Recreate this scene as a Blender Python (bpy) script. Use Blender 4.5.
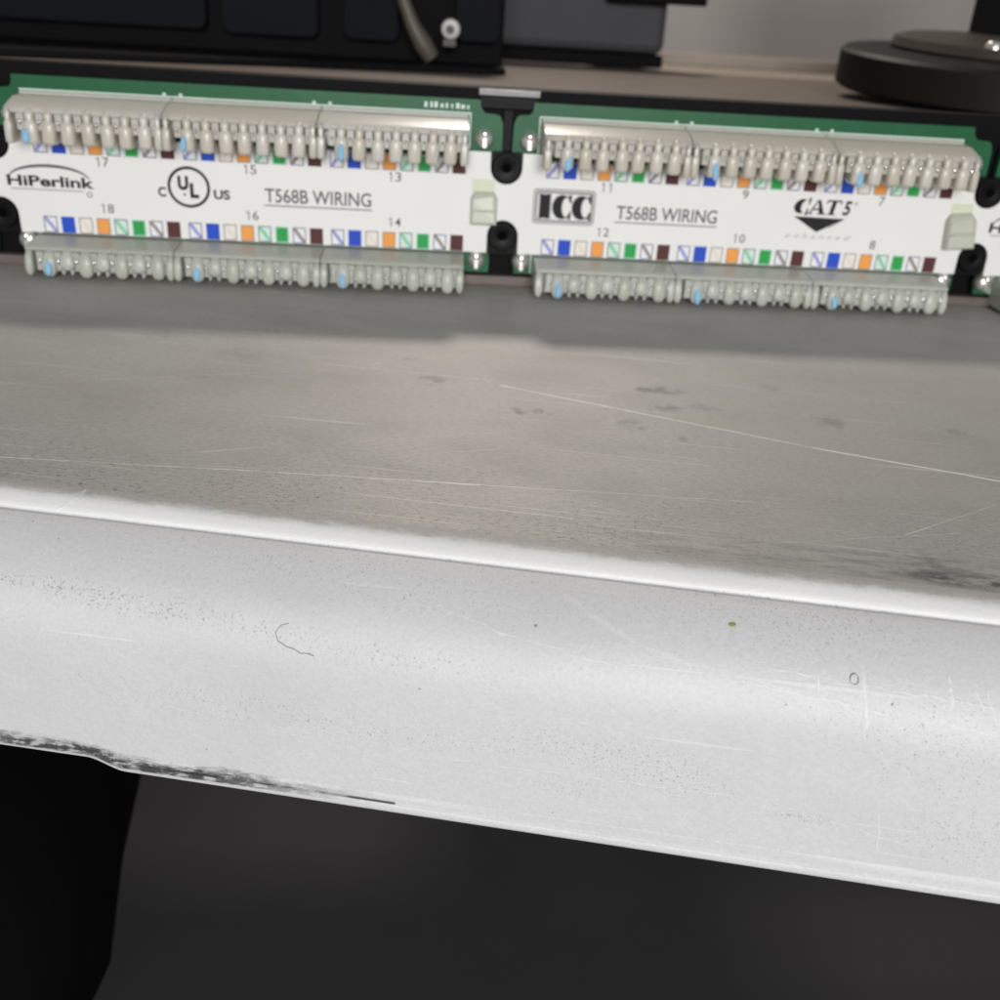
import bpy, math, random
from mathutils import Vector, Matrix
random.seed(5)
R_ = math.radians
S = .001                                   # everything below is written in millimetres
scene = bpy.context.scene
col = scene.collection
for o in list(bpy.data.objects): bpy.data.objects.remove(o)

# ------------------------------------------------------------------ camera
cd = bpy.data.cameras.new('camera'); cam = bpy.data.objects.new('camera', cd); col.objects.link(cam)
cam.location = (.0868688, -.2293699, .0479978)
cam.rotation_euler = (1.11403087, -.0551584, -.0433359)
cd.sensor_width = 36; cd.lens = 36.027; cd.clip_start = .005; cd.clip_end = 20
cd.dof.use_dof = True; cd.dof.focus_distance = .134; cd.dof.aperture_fstop = 31
scene.camera = cam
scene.render.resolution_x = scene.render.resolution_y = 1024
# ------------------------------------------------------------------ world, lamps, exposure
w = bpy.data.worlds.new('World'); scene.world = w; w.use_nodes = True
w.node_tree.nodes['Background'].inputs[0].default_value = (.90, .94, 1, 1)
w.node_tree.nodes['Background'].inputs[1].default_value = .15
def area(name, loc, target, size, power, color, sy=None):
    l = bpy.data.lights.new(name, 'AREA'); l.energy = power; l.color = color; l.size = size
    if sy: l.shape = 'RECTANGLE'; l.size_y = sy
    o = bpy.data.objects.new(name, l); col.objects.link(o); o.location = loc
    o.rotation_euler = (Vector(target) - Vector(loc)).to_track_quat('-Z', 'Y').to_euler()
    return o
area('room_light', (.12, -1.22, .285), (.10, -.08, 0), .46, 13.4, (1, .985, .97), .30)      # the lit room behind the camera
area('rack_light', (.12, .36, .385), (.10, -.06, -.01), .048, 1.40, (1, .915, .82), .048)      # lamp above and behind the panel
scene.view_settings.view_transform = 'Standard'; scene.view_settings.look = 'None'
scene.view_settings.exposure = 0; scene.view_settings.gamma = 1
scene.view_settings.use_curve_mapping = False
scene.render.engine = 'CYCLES'

# ------------------------------------------------------------------ helpers
def tag(o, label=None, cat=None, group=None, kind=None):
    for k, v in (('label', label), ('category', cat), ('group', group), ('kind', kind)):
        if v: o[k] = v
    return o
W = {}                                     # world origin (mm) of every object
def empty(name, loc=(0, 0, 0), rot=0):
    o = bpy.data.objects.new(name, None); col.objects.link(o); o.empty_display_size = .01
    o.location = Vector(loc)*S; o.rotation_euler.z = rot; W[o.name] = Vector(loc); return o
def place(o, parent, loc):                 # loc: parent-frame millimetres measured from the thing's zero point
    W[o.name] = Vector(loc)
    o.location = (Vector(loc) - (W[parent.name] if parent else Vector()))*S
    o.parent = parent
class MB:
    def __init__(s): s.v = []; s.f = []; s.m = []
    def add(s, vs, fs, mi=0):
        n = len(s.v); s.v += [tuple(v) for v in vs]
        for f in fs: s.f.append(tuple(i+n for i in f)); s.m.append(mi)
    def box(s, x0, x1, y0, y1, z0, z1, mi=0):
        s.add([(x0,y0,z0),(x1,y0,z0),(x1,y1,z0),(x0,y1,z0),(x0,y0,z1),(x1,y0,z1),(x1,y1,z1),(x0,y1,z1)],
              [(0,3,2,1),(4,5,6,7),(0,1,5,4),(1,2,6,5),(2,3,7,6),(3,0,4,7)], mi)
    def prism_x(s, prof, x0, x1, mi=0):    # closed profile of (y, z)
        n = len(prof)
        s.add([(x0,)+tuple(p) for p in prof] + [(x1,)+tuple(p) for p in prof],
              [(i, (i+1) % n, n+(i+1) % n, n+i) for i in range(n)] + [tuple(range(n))[::-1], tuple(range(n, 2*n))], mi)
    def prism_y(s, prof, y0, y1, mi=0):    # closed outline of (x, z), front face at y0
        n = len(prof)
        s.add([(p[0], y0, p[1]) for p in prof] + [(p[0], y1, p[1]) for p in prof],
              [(i, n+i, n+(i+1) % n, (i+1) % n) for i in range(n)] + [tuple(range(n)), tuple(range(n, 2*n))[::-1]], mi)
    def flat(s, prof, y, mi=0):            # printed shape in the (x, z) plane
        s.add([(p[0], y, p[1]) for p in prof], [tuple(range(len(prof)))], mi)
    def ring(s, outer, inner, y, mi=0, closed=True):
        n = len(outer)
        vs = [(p[0], y, p[1]) for p in outer] + [(p[0], y, p[1]) for p in inner]
        s.add(vs, [(i, (i+1) % n, n+(i+1) % n, n+i) for i in range(n if closed else n-1)], mi)
    def loft(s, rings, mi=0, caps=True):
        n = len(rings[0])
        vs = [p for r in rings for p in r]
        fs = [(k*n+i, k*n+(i+1) % n, (k+1)*n+(i+1) % n, (k+1)*n+i) for k in range(len(rings)-1) for i in range(n)]
        if caps: fs += [tuple(range(n))[::-1], tuple(range((len(rings)-1)*n, len(rings)*n))]
        s.add(vs, fs, mi)
    def lathe(s, prof, c, axis='z', n=28, mi=0):
        rs = []
        for r, h in prof:
            q = []
            for i in range(n):
                a = 2*math.pi*i/n; u, v = max(r, .001)*math.cos(a), max(r, .001)*math.sin(a)
                q.append((c[0]+u, c[1]+v, c[2]+h) if axis == 'z' else (c[0]+u, c[1]+h, c[2]+v))
            rs.append(q)
        s.loft(rs, mi)
    def mesh(s, name, mats, smooth=None):
        me = bpy.data.meshes.new(name); me.from_pydata([(x*S, y*S, z*S) for x, y, z in s.v], [], s.f)
        for m in (mats if isinstance(mats, (list, tuple)) else [mats]): me.materials.append(m)
        for p, mi in zip(me.polygons, s.m): p.material_index = mi
        import bmesh
        b = bmesh.new(); b.from_mesh(me); bmesh.ops.recalc_face_normals(b, faces=b.faces); b.to_mesh(me); b.free()
        if smooth:
            for p in me.polygons: p.use_smooth = True
            me.set_sharp_from_angle(angle=R_(smooth))
        return me
    def obj(s, name, mats, parent=None, loc=(0, 0, 0), smooth=None, bevel=0):
        o = bpy.data.objects.new(name, s.mesh(name, mats, smooth)); col.objects.link(o); place(o, parent, loc)
        if bevel:
            b = o.modifiers.new('bevel', 'BEVEL'); b.width = bevel*S; b.segments = 2; b.limit_method = 'ANGLE'; b.angle_limit = R_(40)
        return o
def dup(src, parent, loc):
    c = src.copy(); col.objects.link(c); place(c, parent, loc); return c

# ------------------------------------------------------------------ materials
class NT:
    def __init__(s, name):
        s.m = bpy.data.materials.new(name); s.m.use_nodes = True
        s.t = s.m.node_tree; s.b = s.t.nodes['Principled BSDF']; s.tc = None
    def n(s, t, **kw):
        x = s.t.nodes.new(t)
        for k, v in kw.items(): setattr(x, k, v)
        return x
    def put(s, sock, v):
        if isinstance(v, bpy.types.NodeSocket): s.t.links.new(v, sock)
        else: sock.default_value = v
    def coord(s):
        if not s.tc: s.tc = s.n('ShaderNodeTexCoord').outputs['Object']
        return s.tc
    def math(s, op, a, b=0., c=0., clamp=False):
        x = s.n('ShaderNodeMath', operation=op, use_clamp=clamp)
        s.put(x.inputs[0], a); s.put(x.inputs[1], b); s.put(x.inputs[2], c); return x.outputs[0]
    def vec(s, op, a, b=(0, 0, 0)):
        x = s.n('ShaderNodeVectorMath', operation=op); s.put(x.inputs[0], a)
        s.put(x.inputs['Scale'] if op == 'SCALE' else x.inputs[1], b)
        return x.outputs['Value'] if op in ('DOT_PRODUCT', 'LENGTH', 'DISTANCE') else x.outputs[0]
    def noise(s, scale, detail=3, rough=.55, stretch=None, seed=0, dist=0):
        x = s.n('ShaderNodeTexNoise'); v = s.coord()
        mp = s.n('ShaderNodeMapping'); s.put(mp.inputs[0], v)
        mp.inputs['Location'].default_value = (seed*.37, seed*.71, seed*.13)
        if stretch: mp.inputs['Scale'].default_value = stretch
        s.put(x.inputs['Vector'], mp.outputs[0])
        x.inputs['Scale'].default_value = scale; x.inputs['Detail'].default_value = detail
        x.inputs['Roughness'].default_value = rough; x.inputs['Distortion'].default_value = dist
        return x.outputs['Fac']
    def ramp(s, v, a, b, lo=0., hi=1.):
        x = s.n('ShaderNodeMapRange', interpolation_type='SMOOTHSTEP'); s.put(x.inputs[0], v)
        x.inputs[1].default_value = a; x.inputs[2].default_value = b; x.inputs[3].default_value = lo; x.inputs[4].default_value = hi
        return x.outputs[0]
    def mix(s, f, a, b):
        x = s.n('ShaderNodeMix', data_type='RGBA')
        s.put(x.inputs[0], f)
        s.put(x.inputs[6], a if isinstance(a, bpy.types.NodeSocket) else (*a, 1)); s.put(x.inputs[7], b if isinstance(b, bpy.types.NodeSocket) else (*b, 1))
        return x.outputs[2]
    def bump(s, h, strength, dist, prev=None):
        x = s.n('ShaderNodeBump'); x.inputs['Strength'].default_value = strength; x.inputs['Distance'].default_value = dist
        s.put(x.inputs['Height'], h)
        if prev: s.put(x.inputs['Normal'], prev)
        return x.outputs[0]
    def xz(s, plane):                       # object coordinates flattened to a plane, in millimetres
        sp = s.n('ShaderNodeSeparateXYZ'); s.put(sp.inputs[0], s.coord())
        cb = s.n('ShaderNodeCombineXYZ'); s.put(cb.inputs[0], sp.outputs[0]); s.put(cb.inputs[1], sp.outputs[1 if plane == 'xy' else 2])
        return s.vec('SCALE', cb.outputs[0], 1000.)
    def seg(s, P, x0, y0, x1, y1, wd, soft=1.):  # 1 on a thin line from one point to the other
        d = Vector((x1-x0, y1-y0, 0)); L = d.length; d /= L
        rel = s.vec('SUBTRACT', P, (x0, y0, 0))
        t = s.math('MINIMUM', s.math('MAXIMUM', s.vec('DOT_PRODUCT', rel, tuple(d)), 0.), L)
        mv = s.n('ShaderNodeVectorMath', operation='SCALE'); mv.inputs[0].default_value = tuple(d); s.put(mv.inputs['Scale'], t)
        dist = s.vec('LENGTH', s.vec('SUBTRACT', rel, mv.outputs[0]))
        return s.ramp(dist, wd*soft, wd*.15, 0, 1)
    def wobble(s, P, scale, amt):            # bend scratch lines a little, in millimetres
        x = s.n('ShaderNodeTexNoise'); s.put(x.inputs['Vector'], s.coord()); x.inputs['Scale'].default_value = scale; x.inputs['Detail'].default_value = 3
        return s.vec('ADD', P, s.vec('SCALE', s.vec('SUBTRACT', x.outputs['Color'], (.5, .5, .5)), amt))
    def ell(s, P, x, y, rx, ry, edge=.45):
        q = s.vec('MULTIPLY', s.vec('SUBTRACT', P, (x, y, 0)), (1/rx, 1/ry, 0))
        return s.ramp(s.vec('LENGTH', q), 1+edge, 1-edge, 0, 1)
    def base(s, v, rough=.5, metal=0., spec=.5):
        if isinstance(v, bpy.types.NodeSocket): s.put(s.b.inputs['Base Color'], v)
        else: s.b.inputs['Base Color'].default_value = (*v, 1)
        s.put(s.b.inputs['Roughness'], rough); s.b.inputs['Metallic'].default_value = metal; s.b.inputs['Specular IOR Level'].default_value = spec
        return s
def mat(name, c, rough=.5, metal=0., spec=.5, var=.12, scale=300, bump=0.):
    t = NT(name); nz = t.noise(scale, 4)
    t.base(t.mix(nz, tuple(x*(1-var) for x in c), tuple(min(1, x*(1+var)) for x in c)), rough, metal, spec)
    if bump: t.put(t.b.inputs['Normal'], t.bump(t.noise(scale*4, 3), bump, .0003))
    return t
M_black = mat('black_metal', (.0022, .0022, .0028), .6, spec=.10, var=.3, bump=.15).m
M_boss = mat('black_plastic', (.0028, .003, .0033), .45, spec=.14, var=.2).m
M_hole = mat('screw_hole_dark', (.0008, .0008, .0008), .8, spec=.05).m
M_green = mat('green_solder_mask', (.015, .105, .043), .36, spec=.3, var=.16, scale=150, bump=.06).m
M_silk_glint = mat('white_silk_and_glint', (.60, .70, .64), .6).m
t = mat('ivory_plastic_lit', (.68, .64, .565), .30, spec=.5, var=.07, scale=260, bump=.08)  # upper row: warmth of the back light put into the colour
t.b.inputs['Subsurface Weight'].default_value = .6; t.b.inputs['Subsurface Radius'].default_value = (.0026, .0022, .0016); t.b.inputs['Subsurface Scale'].default_value = 1
def per_piece(t, amt):                       # every moulded piece differs a little in tone
    lk = t.b.inputs['Base Color'].links[0]; src = lk.from_socket
    h = t.n('ShaderNodeHueSaturation'); t.put(h.inputs['Color'], src)
    rnd = t.n('ShaderNodeObjectInfo').outputs['Random']
    t.put(h.inputs['Value'], t.math('MULTIPLY_ADD', rnd, amt*2, 1-amt)); t.put(h.inputs['Saturation'], t.math('MULTIPLY_ADD', rnd, -.4, 1.2)); t.put(t.b.inputs['Base Color'], h.outputs[0])
t.b.inputs['Transmission Weight'].default_value = .22; per_piece(t, .07); M_ivory_lit = t.m
t = mat('ivory_grey_plastic', (.53, .545, .485), .36, spec=.4, var=.07, scale=260, bump=.08)  # same plastic for the lower row, in a cooler, darker colour
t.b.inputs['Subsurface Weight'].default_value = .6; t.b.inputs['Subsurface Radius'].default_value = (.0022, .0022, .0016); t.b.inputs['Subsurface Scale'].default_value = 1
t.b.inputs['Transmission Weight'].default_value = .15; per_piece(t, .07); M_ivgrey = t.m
M_tip = mat('light_blue_paint', (.24, .50, .72), .7, spec=.2, var=.2, scale=700).m
M_contact = mat('silver_contact', (.72, .71, .68), .22, 1.).m
M_screw = mat('nickel_screw', (.80, .79, .76), .33, .85, var=.1).m
M_label = mat('white_label_plastic', (.755, .755, .74), .46, spec=.35, var=.03, scale=45).m
M_clip = mat('grey_green_latch_plastic', (.50, .52, .44), .35, var=.08).m
M_slot = mat('pale_green_slot', (.62, .66, .50), .5).m
M_flange = mat('worn_bronze_metal', (.135, .108, .096), .5, .2, var=.25, bump=.1).m
M_edge = mat('worn_grey_edge', (.16, .16, .17), .35, .4, var=.3).m
INK = {k: mat('ink_'+k, c, .6, var=.06, spec=.25).m for k, c in dict(
    black=(.012, .012, .014), grey=(.10, .10, .11), pale=(.36, .36, .37), white=(.76, .77, .80), blue=(.022, .075, .50),
    orange=(.80, .33, .075), green=(.030, .32, .075), brown=(.085, .030, .028), lilac=(.30, .31, .62), peach=(.73, .67, .60),
    mint=(.62, .76, .67), mid_mint=(.25, .56, .40), outline=(.16, .17, .24), dun=(.30, .24, .22), cream=(.77, .74, .69)).items()}

# ------------------------------------------------------------------ the metal shelf the panel stands on
A0 = Vector((30.81518, -110.3142, -10.)); YAW = R_(-10.5292)
# (local x runs along the front edge, local y back towards the panel, z up; zero on the front edge)
SCR = [(-20,-32.1,42,-60.8,.16,.30),(57.2,-55,107.5,-41,.24,.9),(107.5,-41,134.1,-35.3,.34,1.),(134.1,-35.3,190,-22,.3,.9),(-4.2,-6.7,41.9,-12.7,.24,.60),
       (-4,-7.6,30,-12.0,.12,.45),(41.9,-12.7,60.2,-14.6,.30,.75),(60.2,-14.6,97.9,-18.9,.22,.40),(20.4,-15.2,26.5,-18.3,.2,.55),(26.5,-18.3,60.2,-34,.14,.32),
       (52.2,-23.5,61.1,-27.5,.18,.5),(115.9,-13.7,131.7,-27.3,.16,.5),(94.3,-5.6,123.4,-16.1,.14,.38),(75.3,-12.2,84.4,-10.1,.14,.4),(68,-32.9,90.4,-31.3,.12,.25),
       (80,-20,125,-21.5,.11,.25),(97,-12,109,-12.8,.13,.35),(5,-60,30,-66,.1,.2),(33.8,-59.5,34.8,-60.3,.3,.5),(128,-56,129.6,-54.2,.35,.5)]
SM = [(61.3,-43.5,1.8,1.5,.75),(64.9,-44.5,1,1.1,.7),(84.6,-60.6,3.8,2,.6),(82,-60,1.5,1.5,.55),(85.7,-52.4,2.5,2.0,.55),(92.1,-53.8,2.6,1.7,.45),(80.1,-42.6,2.2,2.4,.5),(88.2,-38.9,.8,1.1,.55),
      (104.1,-67.6,1.8,2,.3),(112.4,-53.1,2.8,2.6,.45),(45.5,-54.1,2.3,2.6,.5),(39.5,-63.5,1.4,1.1,.4),(132.6,-54.3,1.8,1.4,.35),(66.9,-43.3,.5,.5,.9),(-8,-64,3,3,.2),(10,-58,4,3,.18)]
t = NT('brushed_aluminium_top'); P = t.xz('xy')
g1 = t.noise(1500, 5, .7, (.55, 1.5, 1), 1); g2 = t.noise(60, 4, .6, (.6, 1, 1), 2); g3 = t.noise(2600, 2, .6, None, 3); g4 = t.noise(18, 3, .5, (1, 1, 1), 8)
c = t.mix(t.ramp(g1, .25, .75), (.355, .344, .328), (.47, .457, .438))
c = t.mix(t.ramp(g2, .42, .75, 0, .42), c, (.29, .275, .255))
c = t.mix(t.ramp(g4, .40, .70, 0, .30), c, (.47, .44, .40))
c = t.mix(t.ramp(g3, .60, .72, 0, .55), c, (.22, .21, .20))
yy = t.n('ShaderNodeSeparateXYZ'); t.put(yy.inputs[0], P)
wear = t.math('MULTIPLY', t.ramp(yy.outputs[1], 34., 3., 0, 1), t.ramp(t.noise(1500, 4, .75, (.7, 1.3, 1), 11), .52, .66, 0, .8))
wear = t.math('MULTIPLY', wear, t.ramp(t.noise(45, 2, .5, None, 12), .38, .6))
c = t.mix(wear, c, (.15, .145, .14))
brk = t.ramp(t.noise(420, 3, .6, None, 6), .33, .52)
sm_n = t.ramp(t.noise(420, 4, .65, None, 7), .36, .62)
for x, y, rx, ry, k in SM:
    c = t.mix(t.math('MULTIPLY', t.math('MULTIPLY', t.ell(P, x, -y, rx, ry), sm_n), k), c, (.15, .145, .135))
scf = t.math('MULTIPLY', t.ell(P, 121.5, 3.2, 8.5, 1.7, .6), t.ramp(t.noise(350, 5, .75, (.5, 1.4, 1), 14), .42, .56))
scf2 = t.math('MULTIPLY', t.ell(P, 117, 6.5, 4.5, 2.2, .7), t.ramp(t.noise(500, 5, .75, (.5, 1.4, 1), 15), .45, .62, 0, .6))
scf3 = t.math('MULTIPLY', t.ell(P, 108, 4.5, 30, 3.8, .8), t.ramp(t.noise(420, 5, .75, (.3, 1.5, 1), 16), .44, .62, 0, .5))
c = t.mix(scf3, c, (.17, .168, .165)); c = t.mix(scf, c, (.10, .10, .10)); c = t.mix(scf2, c, (.15, .15, .145))
tot = None; PS = t.wobble(P, 130, .55); wv = t.ramp(t.noise(60, 2, .5, None, 51), .3, .65, .35, 1)
for x0, y0, x1, y1, wd, k in SCR:
    m_ = t.math('MULTIPLY', t.seg(PS, x0, -y0, x1, -y1, wd), t.math('MULTIPLY', t.math('ADD', t.math('MULTIPLY', brk, 1-k*.6), k*.6), k if k > .8 else t.math('MULTIPLY', wv, k)))
    tot = m_ if tot is None else t.math('MAXIMUM', tot, m_)
# fine hairline scratches all over: stretched noise seen in two directions
h1 = t.ramp(t.noise(420, 2, .4, (.06, 3.2, 1), 21), .68, .72, 0, .22); tot = t.math('MAXIMUM', tot, h1)
c = t.mix(tot, c, (.90, .89, .86))
t.base(c, t.math('ADD', t.math('MULTIPLY', g2, .2), .46), .15, .35)
nrm = t.bump(g1, .4, .00014); nrm = t.bump(g3, .35, .0001, nrm); nrm = t.bump(tot, -.5 if False else .5, .0001, nrm)
t.put(t.b.inputs['Normal'], nrm)
M_top = t.m

LS = [(59.4,-4.4,67.4,-5.8,.18,.5),(67.4,-5.8,83.1,-7.7,.14,.3),(73.8,-2.8,84,-5.6,.3,.22),(84,-5.6,100.5,-7.6,.26,.25),(94,-7.3,121.9,-9.5,.20,.45),(94.3,-5.9,121.2,-6.9,.14,.5),
      (62.3,-22.7,98.6,-22.2,.13,.65),(98.6,-22.2,117.5,-26.3,.12,.6),(102.5,-6,103,-9.7,.22,.8),(107.2,-4.6,108.1,-10.4,.24,.9),(108,-10.5,108.4,-12.2,.18,.6),(116.6,-5,117,-7.3,.25,.8),(119.2,-5.2,119.9,-7.1,.2,.7),
      (120.6,-5.6,121.4,-8,.2,.7),(8.7,-1.8,11.5,-.1,.2,.6),(5,-12,40,-13.2,.10,.3),(60,-14,100,-15.5,.10,.25),(90,-28,91,-25,.16,.5),(112,-22,113,-27.5,.18,.45),(70,-27,108,-28.6,.10,.4),(30,-21,60,-24,.09,.3)]
t = NT('pale_worn_lip'); P = t.xz('xz')
g1 = t.noise(1900, 4, .65, None, 1); g2 = t.noise(70, 4, .6, (.5, 1, 1), 2); g3 = t.noise(4200, 2, .5, None, 3); g4 = t.noise(16, 3, .5, (.6, 1, 1), 4)
c = t.mix(t.ramp(g1, .25, .75), (.61, .613, .624), (.675, .676, .686))
c = t.mix(t.ramp(g2, .45, .75, 0, .5), c, (.57, .57, .575))
c = t.mix(t.ramp(g4, .45, .7, 0, .4), c, (.68, .665, .64))
SPK = [(12,-6.6,9,.8,.65),(26,-7.4,11,1.1,.60),(40,-8.3,7,.9,.45),(56,-9.6,14,1.6,.40),(84,-18.9,8,2.6,.60),(90,-21.5,6,1.8,.55),(73,-17.8,7,2.2,.42),(103.8,-23.9,3.2,.55,.9),(122,-23.5,7,4,.42),(78,-24.4,5,1.5,.45),
       (60,-20,20,1.4,.30),(35,-19,18,3,.22),(100,-2,14,2.6,.42),(112,-9,12,3,.30),(50,-3,30,2,.26),(118,-14,10,4,.32)]
fine = t.ramp(g3, .57, .64, 0, 1); grit = t.noise(3300, 2, .6, None, 9)
for x, y, rx, ry, k in SPK:
    m_ = t.math('MULTIPLY', t.ell(P, x, y, rx, ry, .7), t.ramp(grit, .665-.13*k, .73-.13*k, 0, .62))
    c = t.mix(m_, c, (.22, .21, .20))
c = t.mix(t.ramp(t.noise(900, 1, .4, None, 31), .80, .83, 0, .7), c, (.16, .15, .14))
c = t.mix(t.ramp(g3, .64, .73, 0, .45), c, (.33, .32, .31))
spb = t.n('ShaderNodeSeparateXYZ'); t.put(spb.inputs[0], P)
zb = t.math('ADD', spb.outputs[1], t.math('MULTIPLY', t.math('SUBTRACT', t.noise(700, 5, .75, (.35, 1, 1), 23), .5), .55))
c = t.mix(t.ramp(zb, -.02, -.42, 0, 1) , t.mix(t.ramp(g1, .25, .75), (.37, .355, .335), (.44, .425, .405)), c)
c = t.mix(t.math('MULTIPLY', t.ramp(zb, -.1, -.7, 0, .85), t.ramp(spb.outputs[1], -1.85, -1.6, 0, 1)), c, t.mix(t.ramp(g2, .3, .8), (.82, .82, .815), (.75, .75, .745)))  # bead strip whitened: worn edge, plus its bright highlight put into the colour
# black rubbed edge low on the left, following the step of the hem
sp = t.n('ShaderNodeSeparateXYZ'); t.put(sp.inputs[0], P)
hem = t.math('ADD', t.ramp(sp.outputs[0], 15.6, 20.4, -1.45, 0), sp.outputs[1])
fuzz = t.math('MULTIPLY', t.math('SUBTRACT', t.noise(500, 6, .78, (.4, 1.2, 1.2), 17), .5), 3.6)
band = t.math('ADD', hem, fuzz)
low = t.math('MULTIPLY', t.math('MULTIPLY', t.ramp(band, -30.4, -29.0, 1, 0), t.ramp(t.noise(1500, 3, .7, (.35, 1, 1), 41), .34, .56, .3, 1)), t.ramp(hem, -31.6, -31.2, 0, 1))
al = t.math('MULTIPLY', t.ramp(sp.outputs[0], -8., 9., .35, 1), t.ramp(sp.outputs[0], 30., 57., 1, 0))
tl = t.math('MULTIPLY', t.seg(P, 24, -30.55, 55.5, -30.7, .34), t.ramp(t.noise(500, 3, .7, (.2, 1, 1), 19), .36, .5, .2, .95))
c = t.mix(t.math('MULTIPLY', low, al), c, (.055, .055, .055)); c = t.mix(tl, c, (.035, .035, .036))
tot = None
brk = t.ramp(t.noise(480, 3, .6, None, 6), .33, .52)
PS = t.wobble(P, 420, 1.0); wv = t.ramp(t.noise(110, 2, .5, None, 51), .3, .62, .7, 1.5)
for x0, y0, x1, y1, wd, k in LS:
    m_ = t.math('MULTIPLY', t.seg(PS, x0, y0, x1, y1, wd), t.math('MULTIPLY', t.math('ADD', t.math('MULTIPLY', brk, .6), .3), t.math('MULTIPLY', wv, k)))
    tot = m_ if tot is None else t.math('MAXIMUM', tot, m_)
tot = t.math('MAXIMUM', tot, t.ramp(t.noise(230, 2, .4, (.10, 1, 3.2), 21), .68, .72, 0, .35))
c = t.mix(tot, c, (.80, .80, .80))
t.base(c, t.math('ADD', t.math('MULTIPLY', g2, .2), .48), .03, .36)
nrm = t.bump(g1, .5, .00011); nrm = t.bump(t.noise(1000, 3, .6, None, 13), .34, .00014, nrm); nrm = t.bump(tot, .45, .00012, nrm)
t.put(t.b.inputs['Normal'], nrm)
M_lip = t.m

shelf = empty('metal_shelf', A0, YAW)
tag(shelf, 'worn grey aluminium shelf with scratched top and pale folded front lip, under the patch panel', 'shelf')
mb = MB(); n = 60
mb.add([(-260, .9, 0), (400, .9, 0), (400, 240, 0), (-260, 240, 0), (-260, .9, -2.2), (400, .9, -2.2), (400, 240, -2.2), (-260, 240, -2.2)],
       [(0, 1, 2, 3), (7, 6, 5, 4), (1, 5, 6, 2), (2, 6, 7, 3), (3, 7, 4, 0)])
def shelf_part(mb, name, m, smooth=None):
    o = bpy.data.objects.new(name, mb.mesh(name, m, smooth)); col.objects.link(o); o.parent = shelf; return o
shelf_part(mb, 'top_plate', M_top)
# front lip: bead, groove, flat, rounded shoulder, face, rolled hem with its step
prof = [(-.9, .0), (-.3, -.02), (.3, -.09), (.9, -.22), (1.5, -.43), (2.1, -.74), (2.6, -1.10), (2.95, -1.45), (3.1, -1.72), (3.12, -1.9), (3.25, -1.98), (3.5, -1.95), (4.2, -2.0)]
for k in range(1, 19):                      # rounded shoulder
    q = k/18; b0, b1, b2, b3 = (1-q)**3, 3*q*(1-q)**2, 3*q*q*(1-q), q**3
    prof.append((4.2*b0 + 8.2*b1 + 14.5*b2 + 14.5*b3, -2.0*b0 - 2.9*b1 - 6.0*b2 - 13.0*b3))
lip_prof = list(prof)
def lip_off(z):                             # how far out the lip surface stands at height z
    for p, q in zip(lip_prof[12:], lip_prof[13:]):
        if q[1] <= z <= p[1]: return p[0] + (q[0]-p[0])*(p[1]-z)/(p[1]-q[1])
    return 14.5
prof += [(14.5, -16), (14.5, -20), (14.5, -24), (14.5, -27), (14.5, -28.9), (14.5, -29.3), (14.40, -29.38), (14.40, -29.46), (14.5, -29.54)]
hemp = [(14.5, -29.95), (14.5, -30.3), (14.56, -30.55), (14.46, -30.66), (14.46, -30.78), (14.56, -30.9), (14.60, -31.2), (14.60, -31.6), (14.52, -31.88), (14.3, -32.0), (12.6, -32.0), (12.4, -31.0), (12.4, -20)]
ss = [-260, -150, -80, -40, -20, 0, 8] + [12 + .4*i for i in range(32)] + [26, 30, 40, 55, 70, 85, 100, 115, 130, 160, 200, 300, 400]
def lift(s_):
    u = min(1, max(0, (s_-15.4)/5.2)); u = u*u*(3-2*u); return 1.55*(1-u) - max(0, s_-20)*.0075
mb = MB(); rows = []
for s_ in ss:
    dz = lift(s_); wob = .05*math.sin(s_*.31) + .04*math.sin(s_*.83+1)
    r = [(s_, -y + (.03*math.sin(s_*.5)), z) for y, z in prof] + [(s_, -y - .3*wob, z + dz + wob*.4) for y, z in hemp]
    rows.append(r)
k = len(prof) + len(hemp)
mb.add([p for r in rows for p in r], [(i*k+j, (i+1)*k+j, (i+1)*k+j+1, i*k+j+1) for i in range(len(ss)-1) for j in range(k-1)])
shelf_part(mb, 'front_lip', M_lip, 50)

# bits lying on the lip
def on_lip(s_, off, z):                     # lip coordinates to world
    return A0 + Matrix.Rotation(YAW, 3, 'Z') @ Vector((s_, -off, z))
def tube(pts, r, n=6):
    mb = MB(); rings = []
    for i, p in enumerate(pts):
        p = Vector(p); d = (Vector(pts[min(i+1, len(pts)-1)]) - Vector(pts[max(i-1, 0)])).normalized()
        a = d.orthogonal().normalized(); b = d.cross(a)
        rr = r[i] if isinstance(r, list) else r
        rings.append([p + (a*math.cos(2*math.pi*k/n) + b*math.sin(2*math.pi*k/n))*rr for k in range(n)])
    if len(rings) > 2:                      # keep neighbouring rings aligned
        for q in range(1, len(rings)):
            best = min(range(n), key=lambda sft: sum((rings[q][(k+sft) % n]-rings[q-1][k]).length for k in range(n)))
            rings[q] = rings[q][best:] + rings[q][:best]
    mb.loft(rings); return mb
pts = [on_lip(s_, lip_off(z)+.06, z) for s_, z in [(42.4,-7.3),(41.5,-7.6),(41.0,-8.4),(41.4,-9.2),(42.4,-9.7),(43.4,-9.9),(44.2,-10.3),(45.0,-10.2),(45.8,-10.4)]]
o = tube([p-pts[0] for p in pts], .036).obj('lint_fibre', mat('fibre_dark', (.20, .19, .18), .7).m, None, pts[0], 60)
tag(o, 'thin dark curled fibre stuck on the pale shelf lip', 'fibre')
p = on_lip(93.0, lip_off(-3.3), -3.3); mb = MB(); mb.lathe([(0, -.1), (.32, 0), (.4, .11), (.28, .22), (0, .26)], (0, 0, 0), n=10)
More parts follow.
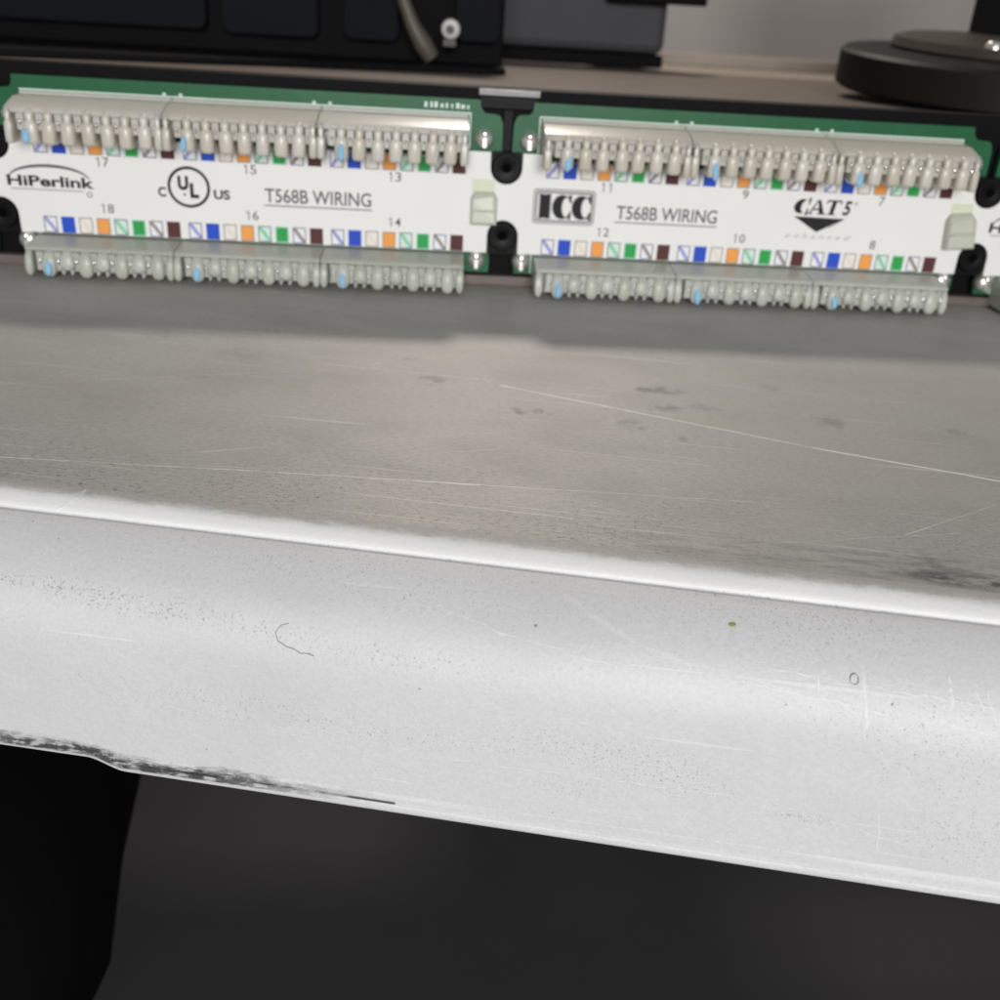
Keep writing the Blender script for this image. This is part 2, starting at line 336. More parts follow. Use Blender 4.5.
for i, v in enumerate(mb.v): mb.v[i] = (v[0]*1.1+.1*math.sin(v[1]*4), v[1], v[2])
o = mb.obj('green_crumb', mat('green_crumb', (.30, .36, .05), .6).m, None, p, 50); tag(o, 'tiny yellow-green crumb on the rounded shoulder of the shelf lip', 'crumb')
p = on_lip(106.4, lip_off(-6.0)+.02, -6.0); mb = MB(); q = [(.46*math.cos(a*math.pi/8), .58*math.sin(a*math.pi/8)) for a in range(17)]
o = tube([(x, -.15-.0*z, z) for x, z in q], .06).obj('paint_ring', mat('ring_grey', (.55, .55, .55), .35).m, None, p, 60)
o.rotation_euler = (R_(-33), 0, YAW); tag(o, 'tiny raised ring mark on the right of the pale shelf lip', 'ring mark')

# ------------------------------------------------------------------ the patch panel
panel = empty('patch_panel', (100, 4, -10))
tag(panel, 'green patch panel with ivory wire terminals and a white printed label strip', 'patch panel')
PI = math.pi; D = 110.; G = 31.45; SQ = 3.815
def arc(cx, cz, r, a0, a1, n=14): return [(cx + r*math.cos(R_(a0+(a1-a0)*i/n)), cz + r*math.sin(R_(a0+(a1-a0)*i/n))) for i in range(n+1)]
# frame
mb = MB()
mb.box(-160, 360, 4.2, 6.2, -9.9, 32.4)
mb.box(-160, 360, 6.2, 12, 31.2, 32.4)
mb.obj('back_frame', M_black, panel, (0, 4.2, -9.9) if False else (0, 0, 0), bevel=.25)
mb = MB(); mb.box(-160, 360, 1.2, 4.1, -9.95, -7.7); mb.obj('bottom_flange', M_flange, panel, (0, 0, 0), bevel=.3)
for m in (-1, 0, 1, 2):
    x = 100 + (m-1)*D + (0 if m != 2 else .3)
    if m != 1: continue
    mb = MB(); mb.box(-6.7, 6.7, -.1, .9, -.55, .75); mb.obj('top_tab', M_edge, panel, (x, 3.2, 31.5), bevel=.15)
    mb = MB(); mb.box(-6.5, 6.5, 0, .9, -3.2, -.6); mb.box(-1.15, 1.15, 0, .9, -14, -3.25); mb.obj('centre_rib', M_boss, panel, (x, 3.2, 31.5), bevel=.2)
# screw bosses: black plastic, with a recessed hole
boss = {}
def boss_mesh(up):
    mb = MB(); n = 28
    mb.lathe([(3.25, 4.2), (3.25, -.1), (3.0, -.32), (1.3, -.38), (1.02, -.25)], (0, 0, 0), 'y', n)
    if up: mb.box(-3.2, 3.2, .25, 4.1, .2, 3.3)
    else: mb.box(-3.2, 3.2, .9, 4.1, -4.2, -.2)
    return mb.mesh('boss', M_boss, 35)
bm_ = {u: boss_mesh(u) for u in (True, False)}
hm = MB(); hm.lathe([(1.06, -.26), (.95, 1.6), (.02, 1.6)], (0, 0, 0), 'y', 20); hole_mesh = hm.mesh('screw_hole', M_hole, 40)
for m in (-1, 0, 1, 2):
    for z in (16.55, 1.8):
        x = 100 + (m-1)*D - .1*(z < 5)
        o = bpy.data.objects.new('boss', bm_[z > 5]); col.objects.link(o); place(o, panel, (x, 0, z))
        h = bpy.data.objects.new('screw_hole', hole_mesh); col.objects.link(h); place(h, o, (x, 0, z))
# circuit boards
def board_outline():
    p = [(-4.6, 30.1), (93.7, 30.1), (93.9, 28.6), (94.8, 27.5), (97.6, 27.3), (98.3, 26.8), (98.8, 25.4), (98.9, 19.0)]
    p += arc(100, 16.55, 3.5, 120, 180, 6)[0:] + [(96.4, 1.8)]
    p += arc(100, 1.8, 3.6, 180, 200, 3) + [(97.2, -4.6), (97.0, -6.9), (-6.9, -6.9), (-7.2, -4.6)]
    p += arc(-10, 1.8, 3.6, -20, 0, 3) + [(-6.4, 16.5)] + arc(-10, 16.55, 3.5, 0, 60, 6)
    p += [(-8.9, 19.0), (-8.8, 25.6), (-8.2, 27.0), (-7.6, 27.4), (-5.4, 27.6), (-4.8, 28.4)]
    return p
def board(glints):
  mb = MB(); mb.prism_y(board_outline(), 1.6, 3.2)

  sk = mb                                  # silkscreen outlines of the terminal blocks
  for z0, z1 in ((15, 27.45), (-6.7, -2.2)):
      for g in range(3):
          x0, x1 = -3.3+g*G, 28.65+g*G - (.6 if g < 2 else 0)
          for a in ((x0, x1, z1-.32, z1) if z0 > 0 else (x0, x0+.3, z0, z1),) + (((x0, x0+.32, z0, z1-.33),) if g == 0 and z0 > 0 else ()):
              sk.box(a[0], a[1], 1.55, 1.585, a[2], a[3], 1)
      if z0 > 0:
          sk.box(28.65+2*G-.0, 28.65+2*G+.3, 1.55, 1.585, 20, 27.45, 1)
          for g in (1, 2):
              for dx in (-1.9, 1.5): sk.box(g*G-3.2+dx, g*G-3.2+dx+.7, 1.55, 1.585, 27.5, 28.05, 1)
  for i in range(9 if glints else 0): mb.box(81.5+i*1.15+random.random()*.3, 82.1+i*1.15+random.random()*.3, 1.55, 1.585, 28.1, 28.9+random.random()*.4, 1)  # white specks standing in for a glossy highlight on this board
  return mb.obj('circuit_board', [M_green, M_silk_glint], panel, (0, 0, 0), bevel=0)
board(True); bd0 = None
for m in (-1, 1, 2):
    if bd0: dup(bd0, panel, (m*D, 0, 0))
    else: bd0 = board(False); place(bd0, panel, (m*D, 0, 0))
# screws at the board corners: round heads; bar and bulb shapes stand in for their highlights
mb = MB(); mb.lathe([(2.15, 1.55), (2.1, .7), (1.8, -.1), (1.2, -.6), (.02, -.8)], (0, 0, 0), 'y', 22)
mb.box(-.38, .38, -1.15, .6, -1.7, .1); mb.lathe([(.02, -1.4), (.5, -1.25), (.75, -.8), (.8, .4)], (0, 0, .9), 'y', 14)
sc0 = None
for m in (-1, 0, 1, 2):
    for dx, z in ((94.9, 22.4), (104.7-D, 22.3), (94.2, -3.9), (104.5-D, -3.9)):
        if sc0 is None: sc0 = mb.obj('screw', M_screw, panel, (m*D+dx, 0, z), 35)
        else: dup(sc0, panel, (m*D+dx, 0, z))

# terminal blocks
def se_ring(x, hw, z, yf, yb, n=16):         # rounded-square section of a tooth
    r = []
    for i in range(n):
        a = 2*PI*i/n; c_, s_ = math.cos(a), math.sin(a)
        e = .50
        u = math.copysign(abs(c_)**e, c_)*hw; v = math.copysign(abs(s_)**e, s_)
        r.append((x+u, (yf+yb)/2 + v*(yb-yf)/2, z))
    return r
UP = [(0, .32, -8.9, -5), (.35, .72, -9.4, -5), (1.1, 1.0, -9.8, -5), (2.0, .88, -9.7, -5), (2.35, .94, -9.8, -5), (2.65, 1.36, -9.95, -5), (3.5, 1.48, -10.1, -5), (6.0, 1.44, -10.2, -5), (6.5, 1.32, -10.1, -5.4), (6.8, 1.0, -9.8, -6)]
LOW = [(v, h*1.13, f, b) for v, h, f, b in [(0, .85, -8.5, -5), (.5, 1.02, -9.1, -5), (1.2, 1.20, -9.6, -5), (2.2, 1.36, -9.95, -5), (3.8, 1.38, -10.1, -5), (4.7, 1.20, -10.0, -5.4), (5.3, .85, -9.7, -6), (5.62, .40, -9.2, -6.6)]]
FORK = [(v, h*1.13, f, b) for v, h, f, b in [(0, .80, -8.5, -5), (.5, 1.00, -9.1, -5), (1.1, 1.12, -9.5, -5), (1.6, 1.38, -9.8, -5), (3.0, 1.46, -10.0, -5), (3.9, 1.44, -9.9, -5.4), (4.2, 1.25, -9.6, -6)]]
def tooth_mb(secs, fork=False, half=0):
    mb = MB()
    cl = (lambda q: q)
    if half:                                 # half teeth at the block ends
        secs = [(v, hw*.62, f, b) for v, hw, f, b in secs]
    mb.loft([se_ring(0, hw, -v, f, b) for v, hw, f, b in secs])
    if fork:
        for sx in (-1, 1):
            mb.loft([se_ring(sx*.93, hw, -v, -9.7, -6) for v, hw in ((3.6, .48), (4.5, .46), (4.95, .34), (5.1, .15))])
    return mb
tooth_up = tooth_mb(UP).mesh('tooth', M_ivory_lit, 60)
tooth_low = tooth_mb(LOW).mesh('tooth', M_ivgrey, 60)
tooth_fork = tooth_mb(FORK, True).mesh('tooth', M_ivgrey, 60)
def block_mb(upper):
    mb = MB(); w_ = 31.25
    if upper: pr = [(1.5, 0), (.6, 0), (.4, -.55), (-3.6, -.75), (-7.6, -2.0), (-8.4, -2.3), (-8.8, -2.75), (-8.7, -3.3), (-7.6, -3.7), (-6.6, -4.2), (-6.3, -5.4), (-6.0, -6.6), (-.9, -6.6), (-.9, -7.05), (1.5, -7.05)]
    else: pr = [(1.5, 0), (-.8, 0), (-2.2, -.12), (-7.6, -.62), (-8.4, -.75), (-8.8, -1.05), (-8.75, -1.5), (-7.8, -1.85), (-6.6, -2.3), (-6.3, -3.2), (-6.0, -6.5), (1.5, -6.5)]
    mb.prism_x(pr, 0, w_)
    secs = UP if upper else LOW; z0 = -3.0 if upper else -1.3
    for x in (.72, w_-.72):
        h = tooth_mb(secs, False, 1); mb.add([(a+x, b, c+z0+(.55 if upper else 0)) for a, b, c in h.v], h.f)
    for k in range(8):                       # low ribs in the wire slots
        x = 3.0 + SQ*k - .02
        mb.box(x-.72, x+.72, -8.8 if upper else -9.0, -5.8, z0-(3.6 if upper else 4.4), z0-.4)
    return mb
blk = {True: block_mb(True).mesh('terminal_block', M_ivory_lit, 40), False: block_mb(False).mesh('terminal_block', M_ivgrey, 40)}
def contacts_mesh(upper):
    mb = MB(); z0 = -3.0 if upper else -1.3
    for k in range(8):
        x = 3.0 + SQ*k
        mb.box(x-.16, x+.16, -9.2, -8.5, z0-(2.6 if upper else 2.9), z0-(1.5 if upper else 1.9))
        mb.lathe([(.02, -.32), (.26, -.2), (.32, .05), (.02, .3)], (x, -9.15, z0-(2.0 if upper else 2.3)), 'y', 8)
    return mb.mesh('contacts', M_contact, 40)
con = {u: contacts_mesh(u) for u in (True, False)}
tm = MB(); tm.lathe([(.02, -1.95), (.40, -1.7), (.66, -.9), (.72, .1), (.62, 1.1), (.35, 1.8), (.02, 2.0)], (0, 0, 0), 'z', 14)
tm.v = [(x, y*.42, z) for x, y, z in tm.v]; tip_mesh = tm.mesh('blue_tip', M_tip, 60)
merged = {}
def merged_block(upper):                     # blocks beyond the picture's edge carry their teeth in one mesh
    mb = block_mb(upper); z0 = -3.0 if upper else -1.3
    for k in range(7):
        h = tooth_mb(UP if upper else (LOW if k % 2 == 0 else FORK), (not upper) and k % 2 == 1)
        mb.add([(a+4.9+SQ*k, b, c+z0+(.55 if upper else 0)) for a, b, c in h.v], h.f)
    return mb.mesh('terminal_block', M_ivory_lit if upper else M_ivgrey, 50)
for m in (-1, 0, 1, 2):
    for g in range(3):
        for upper in (True, False):
            X = m*D + g*G - 2.95 + (.25 if m == 1 else 0); Z = 27.05 if upper else -2.55
            full = m in (0, 1) or (m == 2 and g == 0 and not upper)
            if not full and upper not in merged: merged[upper] = merged_block(upper)
            b = bpy.data.objects.new('terminal_block', blk[upper] if full else merged[upper]); col.objects.link(b); place(b, panel, (X, 0, Z))
            if not full: continue
            c_ = bpy.data.objects.new('contacts', con[upper]); col.objects.link(c_); place(c_, b, (X, 0, Z))
            z0 = Z - (3.0 if upper else 1.3)
            for k in range(7):
                me = tooth_up if upper else (tooth_low if k % 2 == 0 else tooth_fork)
                t_ = bpy.data.objects.new('tooth', me); col.objects.link(t_)
                x = X + 4.9 + SQ*k
                place(t_, b, (x, random.uniform(-.12, .12), z0 + random.uniform(-.12, .12) + (.55 if upper else 0) + (.35 if upper and m == 1 else 0)))
                t_.rotation_euler.y = R_(random.uniform(-2.5, 2.5)); t_.scale.x = random.uniform(.95, 1.04)
            t_ = bpy.data.objects.new('blue_tip', tip_mesh); col.objects.link(t_)
            dx = -.7 if (upper and m == 0 and g != 2) else (.2 if m == 1 else 0)
            place(t_, b, (X + 4.9 + dx, -10.15, 19.3 if upper else -7.55)); t_.rotation_euler.x = R_(-4)
            t_.rotation_euler.y = R_(random.uniform(-9, 9)); t_.scale = (random.uniform(.75, .95), 1, random.uniform(.72, .98))

# label strip: one white plastic strip with U cut-outs round the bosses
top, bot = [], []
for m in (-1, 0, 1, 2):
    cx = 100 + (m-1)*D
    top += [(cx-3.55, 19.75)] + arc(cx, 16.55, 3.5, 180, 360, 16) + [(cx+3.55, 19.75)]
    top += [(cx+8.6, 19.75), (cx+8.75, 18.4), (cx+101.2, 18.4), (cx+101.3, 19.75)] if m < 2 else []
    bot += [(cx-3.6, -2.1)] + arc(cx-.1, 1.75, 3.5, 180, 0, 16) + [(cx+3.5, -2.1)]
outline = [(-130, 19.75)] + top + [(250, 19.75), (250, -2.1)] + bot[::-1] + [(-130, -2.1)]
mb = MB(); mb.prism_y(outline, 0, .6)
strip = mb.obj('label_strip', M_label, panel, (0, 0, 0), bevel=.08)
YP = -.012
# slots and latches
mb = MB(); mb.box(-2.5, 2.5, -.05, .3, -1.5, 1.5); slot0 = None
lt = MB()
lt.loft([[(x*s1, y, z*s2) for x, y, z in q] for q, s1, s2 in [([(-3, .2, -3.2), (3, .2, -3.2), (3.0, .2, 2.6), (2.2, .2, 3.9), (-2.2, .2, 3.9), (-3, .2, 2.6)], 1, 1),
        ([(-3, -1.9, -3.2), (3, -1.9, -3.2), (3.0, -1.5, 2.6), (2.2, -.9, 3.9), (-2.2, -.9, 3.9), (-3, -1.5, 2.6)], .97, .97), ([(-2.6, -2.3, -2.8), (2.6, -2.3, -2.8), (2.6, -2.1, 2.2), (1.9, -1.5, 3.2), (-1.9, -1.5, 3.2), (-2.6, -2.1, 2.2)], .97, .95)]])
lt.box(-2.55, 2.55, -2.75, -2.1, -.2, .25)
lat0 = None
for m in (-1, 0, 1, 2):
    x = 95.1 + m*D - (.6 if m == 1 else 0)
    if slot0 is None:
        slot0 = mb.obj('latch_slot', M_slot, strip, (x, 0, 12.4)); lat0 = lt.obj('latch', M_clip, panel, (x+.3, 0, 7.5), bevel=.25)
    else:
        dup(slot0, strip, (x, 0, 12.4)); l_ = dup(lat0, panel, (x+.3, 0, 7.5))
        if m == 1: l_.rotation_euler.y = R_(-5); l_.scale = (1.12, 1.25, 1.12)
# colour codes (white-blue, blue, white-orange, orange, white-green, green, white-brown, brown)
mats = [INK[k] for k in ('white', 'blue', 'orange', 'green', 'brown', 'lilac', 'peach', 'mint', 'outline', 'mid_mint', 'dun', 'cream')]
def code_mesh(upper):
    mb = MB()
    for k in range(8):
        x0, x1 = k*SQ-1.45, k*SQ+1.45; z0, z1 = (14.85, 18.3) if upper else (-1.98, 1.55)
        fill = [0, 1, 11, 2, 7, 3, 0, 4][k]
        line = [8, 1, 10, 10, 8, 9, 8, 4][k]
        b = .24
        mb.ring([(x0, z0), (x1, z0), (x1, z1), (x0, z1)], [(x0+b, z0+b), (x1-b, z0+b), (x1-b, z1-b), (x0+b, z1-b)], YP, line)
        mb.flat([(x0+b, z0+b), (x1-b, z0+b), (x1-b, z1-b), (x0+b, z1-b)], YP, fill)
        if k % 2 == 0:
            cm = [5, 6, 9, 10][k//2]; t1 = .55
            a = [(x0+b, z1-b), (x0+b+t1, z1-b), (x1-b, z0+b+t1), (x1-b, z0+b), (x1-b-t1, z0+b), (x0+b, z1-b-t1)]
            if upper: a = [(2*k*SQ-x, z) for x, z in a]
            mb.flat(a, YP-.012, cm)
    return mb.mesh('colour_code', mats)
cm_ = {u: code_mesh(u) for u in (True, False)}
# writing
def text(name, s_, x0, z0, x1, z1, ink, off=0., shear=0., parent=None, y=YP, space=1.):
    cu = bpy.data.curves.new('t', 'FONT'); cu.body = s_; cu.offset = off; cu.shear = shear; cu.size = 1; cu.space_character = space; cu.resolution_u = 4
    o = bpy.data.objects.new('t', cu); col.objects.link(o); bpy.context.view_layer.update()
    me = bpy.data.meshes.new_from_object(o.evaluated_get(bpy.context.evaluated_depsgraph_get()))
    bpy.data.objects.remove(o); bpy.data.curves.remove(cu)
    xs = [v.co.x for v in me.vertices]; ys = [v.co.y for v in me.vertices]
    a, b, c_, d = min(xs), max(xs), min(ys), max(ys)
    mb = MB(); mb.v = [(x0 + (v.co.x-a)/(b-a)*(x1-x0), y, z0 + (v.co.y-c_)/(d-c_)*(z1-z0)) for v in me.vertices]
    mb.f = [tuple(p.vertices) for p in me.polygons]; mb.m = [0]*len(mb.f); bpy.data.meshes.remove(me)
    return mb.obj(name, INK[ink], parent or strip, (0, 0, 0)) if name else mb
def number(s_, cx, z):
    mb = MB(); wd = 1.32; gap = .30; n_ = len(s_); x = cx - (n_*wd + (n_-1)*gap)/2
    for ch_ in s_:
        if ch_ == '1':
            mb.flat([(x+.62, z), (x+.90, z), (x+.90, z+1.95), (x+.70, z+1.95)], YP); mb.flat([(x+.25, z+1.42), (x+.66, z+1.62), (x+.72, z+1.95), (x+.25, z+1.62)], YP-.004)
        else:
            t_ = text(None, ch_, x, z, x+wd, z+1.95, 'grey', .004); mb.add(t_.v, t_.f)
        x += wd + gap
    return mb.obj('port_number', INK['grey'], strip, (0, 0, 0))
NUM = {0: (('17', '18'), ('15', '16'), ('13', '14')), 1: (('11', '12'), ('9', '10'), ('7', '8')), 2: (('5', '6'), ('3', '4'), ('1', '2')), -1: (('23', '24'), ('21', '22'), ('19', '20'))}
for m in (-1, 0, 1, 2):
    for g in range(3):
        for u in (True, False):
            o = bpy.data.objects.new('colour_code', cm_[u]); col.objects.link(o)
            place(o, strip, (m*D + g*G + (.3 if m == 1 else 0), 0, 0))
        for q, z in ((0, 12.55), (1, 2.75)):
            s_ = NUM[m][g][q]; cx = m*D + g*G + 12.6; wd = 1.4 if len(s_) > 1 else .65
            number(s_, cx, z)
def mark(name, parts, mlist):                # join several mesh builders, one material each
    mb = MB()
    for i, p in enumerate(parts): mb.add(p.v, p.f, i)
    return mb.obj(name, mlist, strip, (0, 0, 0))
def wiring(x0, x1):
    a = text(None, 'T568B WIRING', x0, 6.75, x1, 9.75, 'grey', .012)
    b = MB(); b.flat([(x0-.2, 5.95), (x1+.2, 5.95), (x1+.2, 6.2), (x0-.2, 6.2)], YP); mark('wiring_text', [a, b], [INK['grey'], INK['grey']])
def arc_pts(cx, cz, rx, rz, a0, a1, n=40): return [(cx + rx*math.cos(R_(a0+(a1-a0)*i/n)), cz + rz*math.sin(R_(a0+(a1-a0)*i/n))) for i in range(n+1)]
def link_logo(x):
    a = text(None, 'HiPerlink', x-8.0, 7.75, x+10.4, 10.05, 'black', .030)
    sw = MB(); sw.ring(arc_pts(x+1.0, 9.4, 8.6, 3.1, 172, 6), arc_pts(x+1.0, 9.35, 8.4, 2.5, 168, 8), YP, 0, False)
    ul = MB(); ul.flat([(x-7.4, 7.05), (x+8, 7.05), (x+8, 7.22), (x-7.4, 7.22)], YP)
    ul.ring(arc_pts(x+9.2, 6.5, .62, .62, 0, 360, 16)[:-1], arc_pts(x+9.2, 6.5, .42, .42, 0, 360, 16)[:-1], YP)
    mark('lettered_logo', [a, sw, ul], [INK['black'], INK['grey'], INK['grey']])
def ul_mark(x, z):
    r = MB(); r.ring(arc_pts(x, z, 4.6, 4.4, 0, 360)[:-1], arc_pts(x, z, 3.95, 3.75, 0, 360)[:-1], YP)
    ps = [r, text(None, 'U', x-2.35, z-.7, x-.05, z+2.35, 'black', .055), text(None, 'L', x+.2, z-2.3, x+2.1, z+.9, 'black', .055),
          text(None, 'C', x-6.7, z-2.3, x-5.0, z-.2, 'black', .035), text(None, 'US', x+5.3, z-2.3, x+8.8, z-.25, 'black', .035)]
    d = MB(); d.flat(arc_pts(x-1.0, z-1.6, .28, .28, 0, 360, 10)[:-1], YP); ps.append(d)
    mark('certification_mark', ps, [INK['black']]*6)
def rrect(x0, z0, x1, z1, r):
    return arc(x1-r, z1-r, r, 0, 90, 5) + arc(x0+r, z1-r, r, 90, 180, 5) + arc(x0+r, z0+r, r, 180, 270, 5) + arc(x1-r, z0+r, r, 270, 360, 5)
def fat_c(cx, cz, rx, rz, y, g_=0.):
    mb = MB(); mb.ring(arc_pts(cx, cz, rx+g_, rz+g_, 38, 322), arc_pts(cx+rx*.46, cz, rx*.52-g_, rz*.86-g_, 36, 324), y, 0, False)
    for sg in (1, -1):                       # serif ends
        ex, ez = cx+rx*.80, cz+sg*rz*.62
        mb.flat([(ex-.25-g_, ez+sg*.9+g_*sg), (ex+.28+g_, ez+sg*1.0+g_*sg), (ex+.28+g_, ez-sg*.65-g_*sg), (ex-.05, ez-sg*.45)], y)
    return mb
def icc_logo(x):
    fr = MB(); o1, o2 = (rrect(x, 5.0, x+13.9, 12.6, .9), rrect(x+.22, 5.22, x+13.68, 12.38, .75)); fr.ring(o1, o2, YP)
    fi = MB(); fi.ring(rrect(x+.5, 5.5, x+13.4, 12.1, .6), rrect(x+.85, 5.85, x+13.05, 11.75, .4), YP)
    def I_(y, g_): 
        b = MB(); b.flat([(x+1.5-g_, 6.35-g_), (x+3.75+g_, 6.35-g_), (x+3.75+g_, 11.3+g_), (x+1.5-g_, 11.3+g_)], y); return b
    ps = [fr, fi, I_(YP, .28), fat_c(x+6.5, 8.8, 2.1, 2.55, YP, .22), fat_c(x+10.9, 8.8, 2.1, 2.55, YP, .22),
          I_(YP-.02, 0), fat_c(x+6.5, 8.8, 2.1, 2.55, YP-.02), fat_c(x+10.9, 8.8, 2.1, 2.55, YP-.02)]
    for xx in (x+1.15, x+2.95):
        b = MB(); b.flat([(xx, 6.2), (xx+1, 6.2), (xx+1, 6.45), (xx, 6.45)], YP-.03); b.flat([(xx, 11.2), (xx+1, 11.2), (xx+1, 11.45), (xx, 11.45)], YP-.03); ps.append(b)
    mark('framed_logo', ps, [INK['grey'], INK['grey'], INK['pale'], INK['pale'], INK['pale']] + [INK['black']]*5)
def cat_logo(x):
    sh = lambda b: b
    def slant(b, z0=10., k=.16): b.v = [(p[0]+(p[2]-z0)*k, p[1], p[2]) for p in b.v]; return b
    C_ = slant(fat_c(x+1.9, 11.6, 1.75, 1.6, YP))
    A_ = MB(); A_.flat([(x+3.9, 10.05), (x+4.3, 10.05), (x+6.0, 13.1), (x+5.75, 13.2)], YP); A_.flat([(x+5.75, 13.2), (x+6.3, 13.2), (x+7.5, 10.05), (x+6.3, 10.05)], YP-.004); A_.flat([(x+4.7, 10.9), (x+6.4, 10.9), (x+6.4, 11.25), (x+4.9, 11.25)], YP-.008)
    A_.flat([(x+3.5, 9.95), (x+4.8, 9.95), (x+4.8, 10.2), (x+3.5, 10.2)], YP-.012); A_.flat([(x+5.9, 9.95), (x+7.9, 9.95), (x+7.9, 10.2), (x+5.9, 10.2)], YP-.012)
    T_ = MB(); T_.flat([(x+8.6, 10.0), (x+9.6, 10.0), (x+9.6, 13.2), (x+8.6, 13.2)], YP); T_.flat([(x+7.4, 12.9), (x+10.8, 12.9), (x+10.8, 13.25), (x+7.4, 13.25)], YP-.004)
    T_.flat([(x+7.4, 12.3), (x+7.65, 12.3), (x+7.75, 12.95), (x+7.4, 12.95)], YP-.008); T_.flat([(x+10.55, 12.3), (x+10.8, 12.3), (x+10.8, 12.95), (x+10.45, 12.95)], YP-.008); T_.flat([(x+8.1, 9.95), (x+10.1, 9.95), (x+10.1, 10.2), (x+8.1, 10.2)], YP-.012)
    slant(T_)
    five = text(None, '5', x+11.7, 10.0, x+13.6, 13.2, 'black', .03, .16)
    e_ = text(None, 'e', x+14.1, 12.2, x+15.0, 13.1, 'pale', 0, .16)
    tri = MB(); tri.flat([(x+.7, 9.35), (x+12.6, 9.2), (x+6.5, 6.0)], YP)
    ed = MB(); ed.flat([(x+12.6, 9.2), (x+13.0, 9.35), (x+9.2, 6.9), (x+8.9, 7.1)], YP-.004)
    en = text(None, 'e n h a n c e d', x-.5, 4.5, x+14.7, 5.6, 'pale', .0, .3)
    mark('arrow_logo', [C_, A_, T_, five, e_, tri, ed, en], [INK['black']]*4 + [INK['pale'], INK['black'], INK['pale'], INK['pale']])
for x in (0, 2*D): link_logo(x); ul_mark(30.7+x, 9.15); wiring(47.1+x, 70.4+x)
icc_logo(106.4); wiring(125.3, 148.3); cat_logo(165.2)

# ------------------------------------------------------------------ behind the panel
M_dark = mat('dark_blue_black', (.014, .015, .020), .5, var=.3).m
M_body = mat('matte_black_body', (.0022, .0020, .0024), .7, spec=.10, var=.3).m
M_panelface = mat('slate_panel', (.0062, .0068, .0095), .7, spec=.08, var=.2, scale=60).m
mb = MB(); mb.box(-200, 420, 13, 190, 22, 29.5); mb.box(-200, 420, 13, 15, 29.5, 30.2)
o = mb.obj('equipment_cover', mat('brown_worn_metal', (.150, .118, .096), .55, spec=.2, var=.25, scale=40, bump=.05).m, None, (0, 0, 0), bevel=.4)
tag(o, 'brown worn metal equipment cover lying flat behind the patch panel', 'equipment cover')
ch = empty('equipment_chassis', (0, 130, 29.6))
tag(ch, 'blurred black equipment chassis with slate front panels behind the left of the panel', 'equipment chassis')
mb = MB(); mb.box(-220, 104, 128, 230, 29.6, 88); mb.obj('body', M_body, ch, bevel=1)
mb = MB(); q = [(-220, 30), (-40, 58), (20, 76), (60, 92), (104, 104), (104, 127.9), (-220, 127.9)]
mb.add([(a, b, 29.65) for a, b in q] + [(a, b, 31.4) for a, b in q], [(i, (i+1) % 7, 7+(i+1) % 7, 7+i) for i in range(7)] + [tuple(range(7))[::-1], tuple(range(7, 14))]); mb.obj('shade_sheet', M_body, ch, bevel=.4)  # added black sheet, darkens the cover's left end like shade
for x0, x1, z in ((-75, 10, 36.6), (14.5, 45.0, 36.0), (52.5, 70.5, 36.3), (88, 103, 37.5)):
    mb = MB(); mb.prism_y(rrect(x0, z, x1, 84, 3), 123.5, 127.6); mb.obj('front_panel', M_panelface, ch, bevel=.8)
cb = empty('hanging_cable', (78, 118, 33)); tag(cb, 'tan cable hanging in front of the black chassis, ending beside a round white connector', 'cable')
tube([(71, 116, 60), (72, 114, 49), (75, 113, 42), (78.5, 113, 36.5), (81, 114, 33)], [2.0, 2.0, 2.3, 3.0, 2.6], 12).obj('sheath', mat('tan_cable', (.085, .068, .055), .5).m, cb, smooth=60)
rc = empty('round_connector', (86.8, 114, 41)); tag(rc, 'round white connector with a dark centre, blurred behind the panel', 'connector')
mb = MB(); mb.lathe([(3.0, 8), (3.0, 0), (2.6, -.6), (1.0, -.7), (.9, .2), (.02, .2)], (86.8, 114, 41.3), 'y', 24); mb.obj('connector_ring', mat('white_plastic', (.40, .40, .38), .4).m, rc, smooth=40)
mb = MB(); mb.lathe([(1.3, -1.1), (1.3, -.5)], (86.6, 114, 41.2), 'y', 14); mb.box(84.5, 88.6, 113, 121, 36.3, 38.6); mb.obj('connector_core', mat('dark_brown_plug', (.03, .024, .02), .5).m, rc, bevel=.2)
gb = empty('grey_device', (140, 210, 30)); tag(gb, 'blurred dark grey device box with a black strip, behind the panel', 'device')
mb = MB(); mb.box(104, 171, 200, 260, 35, 100); mb.obj('case', mat('charcoal_case', (.050, .049, .054), .6, spec=.2, var=.1, scale=30).m, gb, bevel=3)
mb = MB(); mb.box(104, 172, 205, 255, 29.7, 34.5); mb.obj('case_foot', M_body, gb, bevel=.8)
mb = MB(); mb.box(146, 184, 192, 199.5, 52.8, 58); mb.obj('black_strip', M_body, gb, bevel=.6)
mb = MB(); mb.box(-900, 1500, 420, 440, -300, 420)
o = mb.obj('cabinet_wall', mat('beige_grey_wall', (.325, .297, .274), .6, var=.08, scale=12).m, None, (0, 0, 0)); tag(o, kind='structure')
lg = MB(); lg.box(150, 420, 230, 330, 26, 27.8); lg.box(150, 420, 300, 330, 27.8, 33)
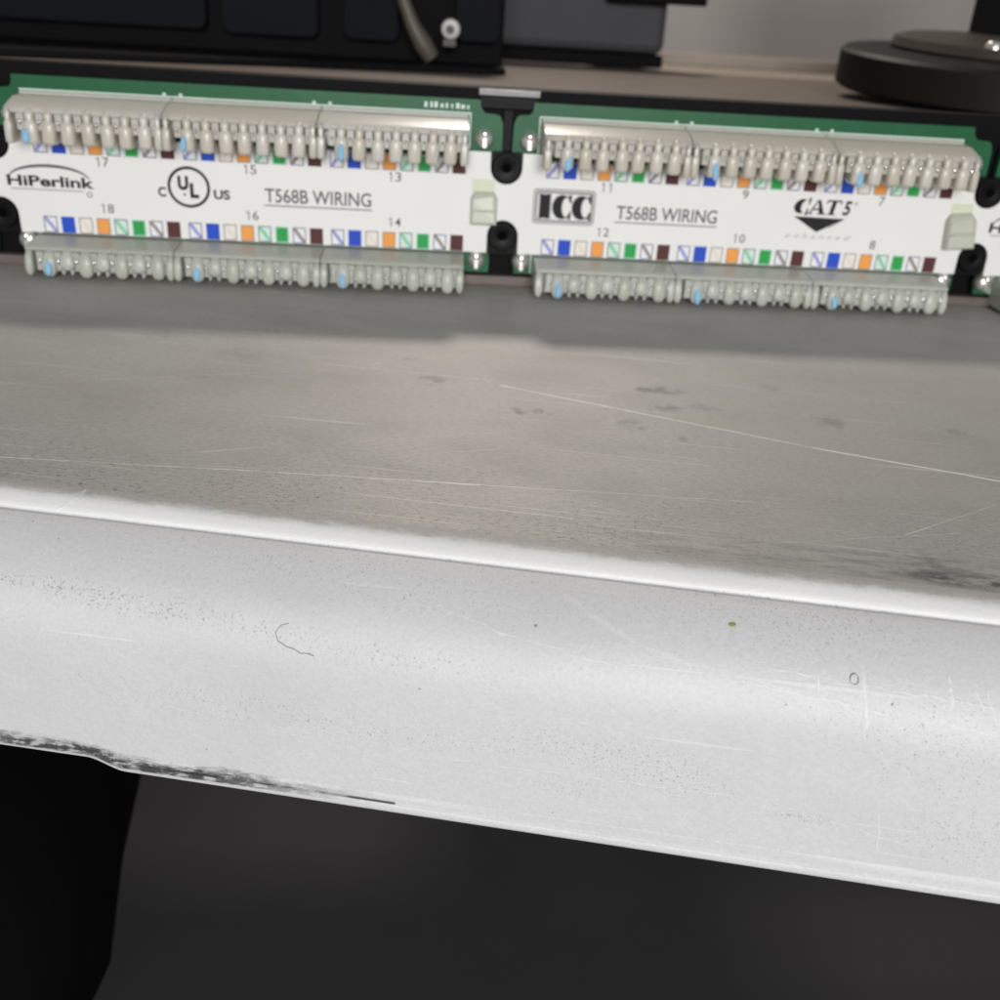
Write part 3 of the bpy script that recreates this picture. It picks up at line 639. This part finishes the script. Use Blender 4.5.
o = lg.obj('ledge', mat('beige_ledge', (.27, .225, .185), .5, var=.12, scale=25).m, None, (0, 0, 0), bevel=.6); tag(o, 'blurred beige ledge in front of the grey wall behind the panel', 'ledge')
pk = empty('round_spool', (251, 87, 29.6)); pk.rotation_euler.x = R_(3.5); pk.location.z += .0026; tag(pk, 'black round spool lying behind the right end of the panel', 'spool')
mb = MB(); mb.lathe([(.02, 0), (46, 0), (47.5, 1), (47.5, 9.8), (46.4, 10.8), (22, 11.0), (.02, 11.0)], (251, 87, 29.6), 'z', 64); mb.obj('body', mat('dark_brown_plastic', (.011, .0085, .007), .55, spec=.15).m, pk, smooth=35)
mb = MB(); mb.lathe([(.02, 0), (33, 0), (34, .8), (33, 3.2), (30, 4.0), (.02, 4.1)], (255, 96, 40.6), 'z', 48); mb.obj('hub', mat('brown_plastic', (.05, .040, .033), .5, spec=.2).m, pk, smooth=35)
mb = MB(); mb.lathe([(.02, 1.6), (1.7, 1.45), (2.4, .7), (2.5, -.6)], (238, 71, 44.2), 'z', 20); mb.obj('bolt', M_screw, pk, smooth=40)
mb = MB(); mb.box(255, 290, 118, 124, 44, 120); mb.box(255, 290, 124, 150, 44, 48)
o = mb.obj('bracket', M_body, None, (0, 0, 0), bevel=.6); tag(o, 'black upright bracket at the right edge behind the round spool', 'bracket')

# ------------------------------------------------------------------ below the shelf
mb = MB(); mb.box(-900, 1200, -700, 420, -330, -310)
o = mb.obj('floor', mat('dark_floor', (.046, .0445, .048), .7, spec=.2, var=.12, scale=14).m, None, (0, 0, 0)); tag(o, kind='structure')
bg = tube([(-40, 60, -150), (-34, 10, -146), (-29, -40, -142), (-24, -68, -142), (-28, -95, -143), (-42, -130, -150), (-68, -190, -165), (-95, -260, -190)], [34, 38, 40, 41, 40, 38, 36, 34], 24)  # plain black rounded mass, built as a thick bent tube
o = bg.obj('black_blob', mat('plain_black', (.0062, .0054, .0062), .8, spec=.08).m, None, (0, 0, 0), 60); tag(o, 'black rounded duct in the dark below the left of the shelf', 'blob')
